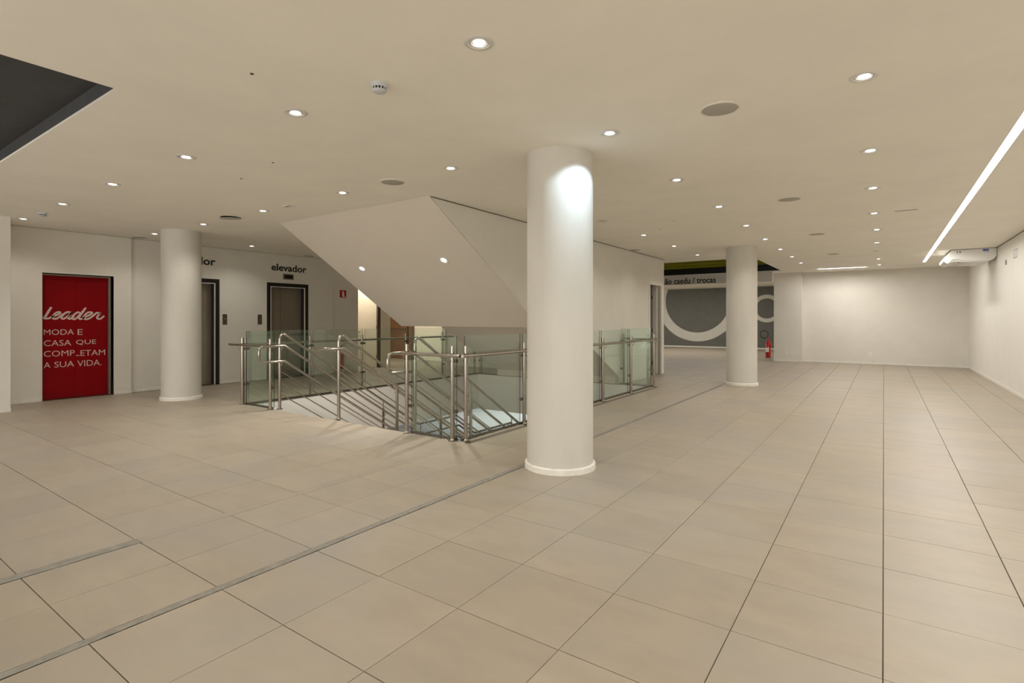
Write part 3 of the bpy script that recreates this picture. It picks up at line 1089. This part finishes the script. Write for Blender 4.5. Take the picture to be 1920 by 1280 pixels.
def stair_rail(label, x, both, loop, xa):
    yb = 5.02
    t = thing('stair_handrail', label, 'handrail', (x, yb, 0))
    yland = 8.23
    r = 0.021
    # newel + top rail in one bent tube
    z0 = 1.25

    def path(zs, y0=yb + 0.05, dx=0.0):
        """rail that follows the flight, runs level over the landing and falls again"""
        return [(x + dx, yland, zs - SL * (yland - y0)), (x + dx, yland + 1.25, zs - SL * (yland - y0)), (x + dx, yland + 3.2, zs - SL * (yland - y0) - SL * 1.95)]
    pz = -0.0
    MB().tube([(x, yb, pz), (x, yb, 1.14)], PR, M_steel, 16).build('post', t, True)
    MB().lathe([(0.050, 0.0), (0.050, 0.007), (0.030, 0.012), (PR, 0.030)], M_steel, (x, yb, 0), 24).build('base_flange', t, True)
    pts = [(x, yb, 1.10), (x, yb, 1.17), (x, yb + 0.008, 1.205), (x, yb + 0.025, 1.232), (x, yb + 0.05, 1.245), (x, yb + 0.08, 1.243), (x, yb + 0.12, 1.22)]
    zt = 1.22
    yt = yb + 0.12
    zl = zt - SL * (yland - yt)
    pts += [(x, yland, zl), (x, yland + 1.25, zl), (x, yland + 3.2, zl - SL * 1.95)]
    MB().tube(pts, r, M_steel, 14).build('top_rail', t, True)
    ext = 0.40
    for dx in ([-0.075, 0.075] if both else [xa * 0.075]):
        za, zb2 = 1.055, 0.80
        yk = yb + 0.04
        def rail(zs, start):
            zl2 = zs - SL * (yland - yk)
            return start + [(x + dx, yk, zs), (x + dx, yland, zl2), (x + dx, yland + 1.25, zl2), (x + dx, yland + 3.2, zl2 - SL * 1.95)]
        if loop:
            rr = 0.06
            ye = yb - ext
            lp = [(x + dx, ye + rr, za), (x + dx, ye + 0.018, za - 0.018), (x + dx, ye, za - rr), (x + dx, ye, zb2 + rr), (x + dx, ye + 0.018, zb2 + 0.018), (x + dx, ye + rr, zb2)]
            MB().tube(rail(za, [(x + dx, ye + rr, za)]), 0.0205, M_steel, 14).build('handrail', t, True)
            MB().tube(rail(zb2, [(x + dx, ye + rr, zb2)]), 0.0205, M_steel, 14).build('handrail', t, True)
            MB().tube([lp[0]] + lp[1:5] + [lp[5]], 0.0205, M_steel, 14).build('end_loop', t, True)
        else:
            MB().tube(rail(za, [(x + dx, yb - ext, za)]), 0.0205, M_steel, 14).build('handrail', t, True)
        # brackets at the newel
        for zz in ([za, zb2] if loop else [za]):
            MB().tube([(x, yb, zz - 0.07), (x + dx * 0.7, yb, zz - 0.07), (x + dx, yb, zz - 0.045), (x + dx, yb, zz - 0.015)], 0.006, M_steel, 8).build('rail_bracket', t, True)
    for k, zb in enumerate((0.83, 0.64, 0.45, 0.26)):
        y0 = yb
        zl3 = zb - SL * (yland - y0)
        MB().tube([(x, y0, zb), (x, yland, zl3), (x, yland + 1.25, zl3), (x, yland + 3.2, zl3 - SL * 1.95)], 0.0095, M_steel, 8).build('bar', t, True)
    for yy in (6.18, 7.25, 8.30, 9.4, 10.5):
        if yy <= yland:
            ztop = zt - SL * (yy - yt)
            zst = -0.17 * max(1, min(12, math.floor((yy - VY0 - 0.02) / 0.266) + 1))
        elif yy <= yland + 1.25:
            ztop, zst = zl, -2.04
        else:
            ztop = zl - SL * (yy - yland - 1.25)
            zst = -2.04 - 0.17 * math.floor((yy - yl - 1.2) / 0.266 + 1)
        q = MB().tube([(x, yy, zst), (x, yy, ztop - 0.16)], PR, M_steel, 14)
        q.tube([(x, yy, ztop - 0.16), (x, yy, ztop - 0.02)], 0.010, M_steel, 10)
        o = q.build('post', t, True)
        b = MB()
        for dx in ([-0.075, 0.075] if both else [xa * 0.075]):
            zz = ztop - 0.20 - 0.02
            b.tube([(x, yy, zz - 0.07), (x + dx * 0.7, yy, zz - 0.07), (x + dx, yy, zz - 0.045), (x + dx, yy, zz - 0.0)], 0.006, M_steel, 8)
        f = b.build('rail_bracket', None, True)
        f.parent = o


stair_rail('left tubular stair handrail with a looped end, beside the left glass panel', -8.22, False, True, 1)
stair_rail('middle tubular stair handrail with paired rails, splitting the flight in two', -6.67, True, False, 1)
stair_rail('right tubular stair handrail with a looped end, beside the right glass panel', -5.08, False, True, -1)

# ---- lifts
def lift(y0, y1, ztop, door_label, name):
    x = XL
    t = thing(name, door_label, 'lift door', (x, (y0 + y1) / 2, 0))
    t['kind'] = 'structure'
    w = 0.095
    xf = x + 0.008
    MB().box(x - 0.02, xf, y0, y0 + w, 0, ztop, M_black).box(x - 0.02, xf, y1 - w, y1, 0, ztop, M_black).box(x - 0.02, xf, y0 + w, y1 - w, ztop - w, ztop, M_black).build('door_frame', t)
    a, b = y0 + w, y1 - w
    zi = ztop - w
    MB().box(x - 0.02, xf + 0.002, a, a + 0.014, 0, zi, M_trim).box(x - 0.02, xf + 0.002, b - 0.014, b, 0, zi, M_trim).box(x - 0.02, xf + 0.002, a + 0.014, b - 0.014, zi - 0.014, zi, M_trim).build('inner_trim', t)
    MB().box(x - 0.24, x - 0.02, a - 0.02, a, 0, zi, M_black).box(x - 0.24, x - 0.02, b, b + 0.02, 0, zi, M_black).box(x - 0.24, x - 0.02, a, b, zi, zi + 0.02, M_black).build('reveal', t)
    split = a + (b - a) * 0.40
    MB().box(x - 0.235, x - 0.205, a, split - 0.004, 0.012, zi, M_lift).build('door_leaf', t)
    MB().box(x - 0.220, x - 0.190, split, b, 0.012, zi, M_lift).build('door_leaf', t)
    MB().box(x - 0.24, x + 0.0, a, b, 0, 0.012, M_steeld).build('sill', t)


lift(*L1, 'black framed lift half hidden behind the left pillar', 'door_2')
lift(*L2, 'black framed lift with steel doors under the full word elevador', 'door_3')
# letters above
o = text('wall_lettering', 'elevador', Matrix.Translation((XL, 0, 0)) @ F_X, (7.47, 8.46, 2.725, 2.905), M_bletter, depth=0.006, offset=0.022)
tag(o, 'black word elevador above the right lift', 'lettering', 'lift wall lettering')
o = text('wall_lettering', 'elevador', Matrix.Translation((XL, 0, 0)) @ F_X, (5.12, 6.11, 2.725, 2.905), M_bletter, depth=0.006, offset=0.022)
tag(o, 'black word elevador cut off by the left pillar', 'lettering', 'lift wall lettering')
o = text('wall_lettering', 'ão caedu / trocas', Matrix.Translation((0, 20.05, 0)) @ F_Y, (-6.87, -5.0, 2.832, 3.055), M_bletter, depth=0.006, offset=0.016)
tag(o, 'black words ending in caedu / trocas on the white bulkhead', 'lettering')
# display above the right lift
for i, (a, b) in enumerate([(7.79, 8.08), (5.44, 5.73)]):
    t = thing('floor_display', ['small steel floor display above the right lift', 'small steel floor display above the lift behind the left pillar'][i], 'display', (XL, (a + b) / 2, 2.52), 'lift floor displays')
    MB().box(XL, XL + 0.012, a, b, 2.52, 2.66, M_steeld, bev=0.003).build('plate', t)
    MB().box(XL + 0.010, XL + 0.014, a + 0.035, b - 0.035, 2.552, 2.632, M_black).build('screen', t)
for i, (a, b) in enumerate([(6.265, 6.37), (7.115, 7.22)]):
    t = thing('call_button', ['lift call plate right of the half hidden lift', 'lift call plate left of the right lift'][i], 'button', (XL, (a + b) / 2, 1.37), 'lift call plates')
    MB().box(XL, XL + 0.010, a, b, 1.37, 1.615, M_steeld, bev=0.003).build('plate', t)
    MB().lathe([(0.016, 0.0), (0.016, 0.004), (0.0, 0.005)], M_steel, (XL + 0.010, (a + b) / 2, 1.50), 16, 'x').build('button', t, True)

# ---- red lift door
t = thing('door_1', 'red lift door with white advertising lettering at the left', 'lift door', (-12.6, 3.57, 0))
t['kind'] = 'structure'
a, b, zt = RD
XD = -12.68
MB().box(-12.66, -12.532, a - 0.012, a, 0, zt + 0.012, M_trim).box(-12.66, -12.532, b, b + 0.012, 0, zt + 0.012, M_trim).box(-12.66, -12.532, a, b, zt, zt + 0.012, M_trim).build('door_frame', t)
MB().box(XD - 0.06, -12.66, a - 0.012, a, 0, zt, M_rust_shadow).box(XD - 0.06, -12.66, b, b + 0.012, 0, zt, M_rust_shadow).box(XD - 0.06, -12.66, a, b, zt, zt + 0.01, M_rust_shadow).build('reveal', t)
MB().box(XD, XD + 0.05, b - 0.055, b - 0.015, 0.0, zt - 0.01, M_lift).build('jamb_strip', t)
MB().box(XD, XD + 0.05, a, b - 0.055, zt - 0.035, zt - 0.012, M_lift).build('head_strip', t)
ym = 3.545
MB().box(XD - 0.03, XD, a, ym - 0.0015, 0.012, zt - 0.03, M_red).build('door_leaf', t)
MB().box(XD - 0.034, XD - 0.004, ym + 0.0015, b - 0.05, 0.012, zt - 0.03, M_red).build('door_leaf', t)
MB().box(XD - 0.05, -12.54, a, b, 0, 0.010, M_steeld).build('sill', t)
Fd = Matrix.Translation((XD, 0, 0)) @ F_X
K = (12.68 / 12.65)


def dl(y):
    return y * K


def dz(z):
    return EYE + (z - EYE) * K


texts = [('MODA', 82, 138.5, 617.5, 628.0), ('E', 145.5, 155, 617, 627.5), ('CASA', 82, 133.5, 638, 649), ('QUE', 142.5, 180, 637, 647),
         ('COMP', 82, 140, 658, 669), ('_', 142, 149, 666.3, 666.9), ('ETAM', 151, 197, 656.5, 667), ('A', 82, 94.5, 679.5, 690), ('SUA', 102, 139, 678.0, 689), ('VIDA.', 145, 190.5, 675.8, 687)]


def unp(u, v):
    r = (u - 960) / 996.5
    zz = (599 - v) / 996.5
    dx, dy = cs * r - sn, sn * r + cs
    tt = XD / dx
    return (dy * tt, EYE + zz * tt)


for s, u0, u1, v0, v1 in texts:
    y0, zb = unp(u0, v1)
    y1, _ = unp(u1, v1)
    _, zt2 = unp(u0, v0)
    if s == '_':
        MB().box(XD, XD + 0.0015, y0, y1, zb, zb + 0.012, M_letter).build('lettering', t)
        continue
    text('lettering', s, Fd, (y0, y1, zb, zt2), M_letter, t, depth=0.0015, offset=-0.004)
# script word, drawn as brush strokes (points on the 9.144x view of the door)
strokes = [
    [(332, 142), (300, 190), (262, 250), (225, 305), (196, 338)],
    [(196, 338), (250, 338), (300, 330), (345, 308), (400, 287), (455, 266), (484, 240), (462, 226), (420, 236), (380, 268), (352, 305), (362, 336), (400, 343), (450, 325), (500, 290), (540, 258)],
    [(668, 240), (625, 226), (580, 238), (535, 272), (505, 312), (520, 342), (560, 335), (610, 300), (655, 262), (678, 238), (650, 280), (620, 322), (640, 344), (680, 330), (720, 300)],
    [(820, 240), (780, 232), (735, 262), (695, 305), (692, 338), (725, 350), (770, 325), (820, 270), (870, 215), (922, 152)],
    [(922, 152), (880, 215), (830, 280), (805, 325), (825, 348), (870, 335), (905, 312), (960, 290), (1012, 262), (1030, 240), (1000, 228), (950, 240), (905, 280), (880, 320), (905, 346), (950, 348), (1000, 325), (1060, 280), (1095, 248)],
    [(1060, 282), (1110, 240), (1150, 250), (1172, 244), (1140, 280), (1115, 318), (1135, 345), (1175, 340), (1210, 315), (1238, 290)]]


def catmull(ps, k=5):
    out = []
    n = len(ps)
    for i in range(n - 1):
        p0, p1, p2, p3 = ps[max(i - 1, 0)], ps[i], ps[i + 1], ps[min(i + 2, n - 1)]
        for j in range(k):
            q = j / k
            out.append(tuple(0.5 * ((2 * p1[c]) + (-p0[c] + p2[c]) * q + (2 * p0[c] - 5 * p1[c] + 4 * p2[c] - p3[c]) * q * q + (-p0[c] + 3 * p1[c] - 3 * p2[c] + p3[c]) * q ** 3) for c in (0, 1)))
    out.append(ps[-1])
    return out


mbs = MB()
for si, st in enumerate(strokes):
    pts = [unp(60 + p[0] / 9.144, 560 + p[1] / 9.144) for p in catmull(st)]
    hw = 0.0165 if si else 0.019
    vs, fs = [], []
    for i, p in enumerate(pts):
        q = pts[min(i + 1, len(pts) - 1)]
        r0 = pts[max(i - 1, 0)]
        d = Vector((q[0] - r0[0], q[1] - r0[1])).normalized()
        n = Vector((-d.y, d.x)) * hw
        xx = XD + 0.0010 + 0.0001 * si
        vs += [(xx, p[0] + n.x, p[1] + n.y), (xx, p[0] - n.x, p[1] - n.y)]
        if i:
            c0 = 2 * i
            fs.append((c0 - 2, c0 - 1, c0 + 1, c0))
    mbs.add(vs, fs, M_letter)
mbs.build('script_lettering', t)

# ---- doors at the far left
t = thing('door_4', 'cream painted door standing open beyond the extinguisher sign', 'door', (-13.2, 11.1, 0))
t['kind'] = 'structure'
MB().box(-13.78, -12.90, 11.10, 11.135, 0.01, 2.15, M_cream, bev=0.002).build('door_leaf', t)
o = MB().tube([(-13.70, 11.10, 1.10), (-13.70, 11.05, 1.10), (-13.62, 11.05, 1.10)], 0.009, M_steel, 8).lathe([(0.025, 0), (0.025, -0.006)], M_steel, (-13.70, 11.10, 1.10), 16, 'y')\
    .lathe([(0.018, 0), (0.018, -0.008)], M_steel, (-13.70, 11.10, 0.98), 16, 'y').build('door_handle', t, True)
for zz in (1.25, 0.35, 2.0):
    MB().tube([(-12.89, 11.095, zz - 0.05), (-12.89, 11.095, zz + 0.05)], 0.013, M_steeld, 8).build('hinge', t, True)
MB().box(-12.895, -12.85, 11.135, 11.22, 0, H, M_woodd).build('jamb', t)

t = thing('door_5', 'brown wooden door with a dark frame at the end of the passage', 'door', (-15.0, 14.18, 0))
t['kind'] = 'structure'
MB().box(-15.9, -14.75, 14.165, 14.20, 0.0, 1.10, M_wood).build('door_leaf', t)
MB().box(-15.9, -14.75, 14.165, 14.20, 1.16, 2.5, M_wood).build('transom_panel', t)
MB().box(-15.95, -14.40, 14.185, 14.20, 0, 2.6, M_woodd).box(-14.75, -14.70, 14.15, 14.20, 0, 2.6, M_woodd).box(-15.9, -14.75, 14.155, 14.20, 1.10, 1.16, M_woodd).box(-14.45, -14.40, 14.15, 14.2, 0, 2.6, M_woodd).build('door_frame', t)
MB().box(-14.70, -14.45, 14.175, 14.195, 0.0, 2.55, M_wood).build('side_panel', t)

# ---- white doorway in the stair wall
t = thing('door_6', 'white framed open doorway at the end of the stair wall', 'door', (XS, 13.83, 0))
t['kind'] = 'structure'
fw = 0.075
MB().box(XS - 0.02, XS + 0.018, DY0 - fw, DY0 + 0.004, 0, DZ + fw, M_trim, bev=0.004).box(XS - 0.02, XS + 0.018, DY1 - 0.004, DY1 + fw + 0.09, 0, DZ + fw, M_trim, bev=0.004)\
    .box(XS - 0.02, XS + 0.018, DY0 + 0.004, DY1 - 0.004, DZ - 0.004, DZ + fw, M_trim, bev=0.004).build('door_frame', t)
MB().box(XS - 0.95, XS - 0.09, DY1 - 0.045, DY1 - 0.008, 0.01, DZ - 0.02, M_wall, bev=0.003).build('door_leaf', t)
for zz in (0.30, 1.20, 2.10):
    MB().box(XS - 0.235, XS - 0.215, DY1 - 0.062, DY1 - 0.046, zz - 0.055, zz + 0.055, M_black, bev=0.003).build('hinge', t)
MB().box(XS - 0.215, XS - 0.10, DY1 - 0.06, DY1 - 0.046, 0.0, DZ, M_wall).box(XS - 0.245, XS - 0.237, DY1 - 0.06, DY1 - 0.046, 0.0, DZ, M_dark).build('jamb', t)

# ---- painted rings on the far wall
def ring(cx, cz, R, r, label):
    def arc(rad):
        pts = []
        n = 96
        for k in range(n):
            a = 2 * PI * k / n
            pts.append((cx + rad * math.cos(a), cz + rad * math.sin(a)))
        return pts
    ok = cz + R < H
    if ok:
        loops = [arc(R), arc(r)[::-1]]
    else:
        def clip(rad):
            a1 = math.asin((H - 0.004 - cz) / rad)
            a0 = PI - a1
            n = 80
            return [(cx + rad * math.cos(a0 + (2 * PI + a1 - a0) * k / n), cz + rad * math.sin(a0 + (2 * PI + a1 - a0) * k / n)) for k in range(n + 1)]
        loops = [clip(R) + clip(r)[::-1]]
    o = plate('painted_ring', loops, 0.006, Matrix.Translation((0, FARY, 0)) @ F_Y, M_ring, label, 'wall decoration', kind=None)
    o['group'] = 'rings on the grey far wall'


ring(-8.24, 2.49, 2.17, 1.695, 'huge pale ring on the grey wall, cut by the ceiling, left of the far pillar')
ring(-4.80, 2.047, 0.695, 0.505, 'smaller pale ring on the grey wall right of the far pillar')

# ---- extinguisher sign and extinguishers
t = thing('safety_sign', 'small square red sign with a white extinguisher symbol', 'sign', (XL - 0.03, 9.8, 2.12))
xs = XL - 0.03
y0, y1, z0, z1 = 9.54, 9.757, 2.115, 2.325
MB().box(xs, xs + 0.004, y0, y1, z0, z1, M_redp).build('plate', t)
yc = (y0 + y1) / 2 + 0.005
sy = MB().box(xs + 0.004, xs + 0.0055, yc - 0.032, yc + 0.032, z0 + 0.022, z1 - 0.055, M_white)
sy.box(xs + 0.004, xs + 0.0055, yc - 0.016, yc + 0.016, z1 - 0.058, z1 - 0.035, M_white)
sy.box(xs + 0.004, xs + 0.0055, yc - 0.045, yc + 0.01, z1 - 0.038, z1 - 0.026, M_white)
sy.box(xs + 0.004, xs + 0.0055, yc + 0.032, yc + 0.08, z0 + 0.022, z0 + 0.036, M_white)
sy.build('symbol', t)


def extinguisher(x, y, s, label, loop, hd):
    """stands on a wire rack; s scales it, hd = direction (unit xy) of the horn"""
    t = thing('fire_extinguisher', label, 'fire extinguisher', (x, y, 0), 'fire extinguishers')
    r = 0.083 * s
    zb = 0.115
    MB().lathe([(r * 0.9, zb), (r, zb + 0.02), (r, zb + 0.46 * s), (r * 0.92, zb + 0.50 * s), (r * 0.6, zb + 0.55 * s), (0.028, zb + 0.575 * s), (0.024, zb + 0.60 * s)], M_redp, (x, y, 0), 28).build('cylinder', t, True)
    MB().lathe([(0.020, zb + 0.59 * s), (0.024, zb + 0.60 * s), (0.024, zb + 0.64 * s), (0.0, zb + 0.65 * s)], M_steeld, (x, y, 0), 16).build('valve', t, True)
    hx, hy = hd
    MB().tube([(x, y, zb + 0.635 * s), (x + hx * 0.05, y + hy * 0.05, zb + 0.66 * s), (x + hx * 0.13, y + hy * 0.13, zb + 0.70 * s)], 0.008, M_rubber, 8)\
        .tube([(x, y, zb + 0.61 * s), (x + hx * 0.06, y + hy * 0.06, zb + 0.62 * s), (x + hx * 0.12, y + hy * 0.12, zb + 0.64 * s)], 0.007, M_rubber, 8).build('handle', t, True)
    mbb = MB()
    for k in range(12):
        a = -2.6 + k * 0.12
        b = a + 0.12
        rr = r + 0.001
        mbb.add([(x + rr * math.cos(a), y + rr * math.sin(a), zb + 0.2 * s), (x + rr * math.cos(b), y + rr * math.sin(b), zb + 0.2 * s),
                 (x + rr * math.cos(b), y + rr * math.sin(b), zb + 0.36 * s), (x + rr * math.cos(a), y + rr * math.sin(a), zb + 0.36 * s)], [(0, 1, 2, 3)], M_white)
    mbb.build('label', t)
    # hose
    if loop:
        pts = [(x, y, zb + 0.62 * s)]
        cx, cz = x - 0.13, zb + 0.80 * s
        for k in range(15):
            a = -0.9 + k * (2 * PI - 0.9) / 14
            pts.append((cx + 0.135 * math.cos(a), y, cz + 0.12 * math.sin(a)))
        pts = [(x, y, zb + 0.62 * s), (x - 0.02, y, zb + 0.72 * s)] + [(x - 0.13 + 0.135 * math.cos(a), y - 0.01, zb + 0.80 * s + 0.135 * math.sin(a)) for a in [0.1 + 0.4 * k for k in range(12)]] + [(x - 0.06, y - 0.02, zb + 0.68 * s)]
        MB().tube(pts, 0.014, M_rubber, 8).build('hose', t, True)
        MB().tube([(x - 0.01, y, zb + 0.70 * s), (x + 0.03, y - 0.03, zb + 0.60 * s), (x + 0.10, y - 0.03, zb + 0.38 * s)], [0.016, 0.022, 0.045], M_redp, 12).build('horn', t, True)
    else:
        MB().tube([(x, y, zb + 0.60 * s), (x + 0.06, y - 0.06, zb + 0.62 * s), (x + 0.10, y - 0.09, zb + 0.5 * s), (x + 0.09, y - 0.08, zb + 0.25 * s)], 0.010, M_rubber, 8).build('hose', t, True)
    k = MB()
    R = r + 0.012
    for a in range(4):
        ca, sa = math.cos(a * PI / 2 + 0.6), math.sin(a * PI / 2 + 0.6)
        k.tube([(x + R * ca, y + R * sa, 0), (x + R * ca, y + R * sa, 0.16)], 0.004, M_steel, 6)
    for zz in (zb - 0.005, 0.16):
        k.tube([(x + R * math.cos(2 * PI * q / 20), y + R * math.sin(2 * PI * q / 20), zz) for q in range(21)], 0.004, M_steel, 6)
    for a in range(2):
        ca, sa = math.cos(a * PI / 2 + 0.6), math.sin(a * PI / 2 + 0.6)
        k.tube([(x - R * ca, y - R * sa, zb - 0.006), (x + R * ca, y + R * sa, zb - 0.006)], 0.005, M_steel, 6)
    k.build('floor_rack', t, True)


extinguisher(-12.52, 9.50, 1.0, 'red fire extinguisher on a wire stand under the red sign', False, (0.5, 0.85))
extinguisher(-3.42, 21.0, 1.05, 'red fire extinguisher with a looped black hose beside the far room', True, (0.3, -0.2))

# ---- sockets
for i, (x, y, zc) in enumerate([(-2.82, 21.05, 0.305), (-2.655, 21.05, 0.31), (-0.368, YB, 0.35)]):
    t = thing('wall_socket', ['left one of two white sockets beside the extinguisher', 'right one of two white sockets beside the extinguisher', 'single white socket low on the back wall'][i],
              'socket', (x, y, zc - 0.05), 'wall sockets')
    MB().box(x - 0.040, x + 0.040, y - 0.009, y, zc - 0.058, zc + 0.058, M_white, bev=0.003).build('plate', t)
    MB().lathe([(0.017, 0.0), (0.017, -0.003)], M_greyp, (x, y - 0.009, zc), 16, 'y').build('outlet', t)

# ---- air conditioner under the ceiling at the right wall
t = thing('air_conditioner', 'white ceiling air conditioner with number 15 hanging at the right wall', 'air conditioner', (1.7, 16.4, 2.83))
prof = [(2.115, 3.135), (1.33, 3.135), (1.30, 3.12), (1.185, 2.955), (1.178, 2.92), (1.19, 2.89), (1.235, 2.850), (1.27, 2.845), (1.40, 2.872), (1.6, 2.850), (1.85, 2.840), (2.02, 2.855), (2.09, 2.90), (2.115, 2.95)]
MB().prism(prof, 16.44, 17.70, M_white, 'y').build('body', t)
cap = [(2.128, 3.146), (1.32, 3.146), (1.17, 2.955), (1.165, 2.90), (1.235, 2.830), (1.262, 2.832), (1.345, 2.925), (1.42, 2.925), (1.6, 2.880), (1.85, 2.862), (2.03, 2.872), (2.10, 2.92), (2.128, 2.97)]
tag(MB().prism([(p[0] + 0.0, p[1]) for p in cap], 16.40, 16.445, M_white, 'y').build('end_cap', t), 'glossy white end cap')
MB().prism([(2.134, 3.149), (1.315, 3.149), (1.30, 3.140), (2.134, 3.140)], 16.396, 17.70, M_dark, 'y').build('gasket', t)
for k in range(6):
    xx = 1.42 + k * 0.07
    MB().box(xx, xx + 0.012, 16.5, 17.6, 2.839, 2.87, M_white).build('intake_slat', t)
FA = Matrix.Translation((0, 16.40, 0)) @ F_Y
text('number', '15', FA, (1.42, 1.50, 3.062, 3.112), M_bletter, t, depth=0.002, offset=0.01)
MB().box(1.885, 1.99, 16.397, 16.40, 3.085, 3.125, M_bluel).build('sticker', t)
MB().box(1.90, 1.94, 16.397, 16.40, 3.062, 3.070, M_bletter).box(1.96, 1.985, 16.397, 16.40, 3.055, 3.068, M_bletter).build('sticker', t)

# ---- small fittings on the right wall
t = thing('wall_sticker', 'small outlined white notice high on the right wall', 'notice', (XW, 14.3, 2.7))
xx = XW - 0.003
MB().box(xx, XW, 14.16, 14.50, 2.712, 2.875, M_white).build('sheet', t)
k = MB().box(xx - 0.001, xx, 14.16, 14.50, 2.868, 2.878, M_bletter).box(xx - 0.001, xx, 14.16, 14.17, 2.712, 2.878, M_bletter).box(xx - 0.001, xx, 14.485, 14.50, 2.712, 2.878, M_bletter)\
    .box(xx - 0.001, xx, 14.16, 14.50, 2.712, 2.722, M_bletter)
for q in range(4):
    k.box(xx - 0.001, xx, 14.22, 14.44 - 0.03 * (q % 2), 2.745 + q * 0.03, 2.751 + q * 0.03, M_bletter)
k.build('print', t)
tag(MB().box(XW - 0.012, XW, 15.27, 15.34, 2.655, 2.76, M_steeld, bev=0.003).build('wall_plate'), 'small grey wall plate left of the outlined notice on the right wall', 'wall plate')
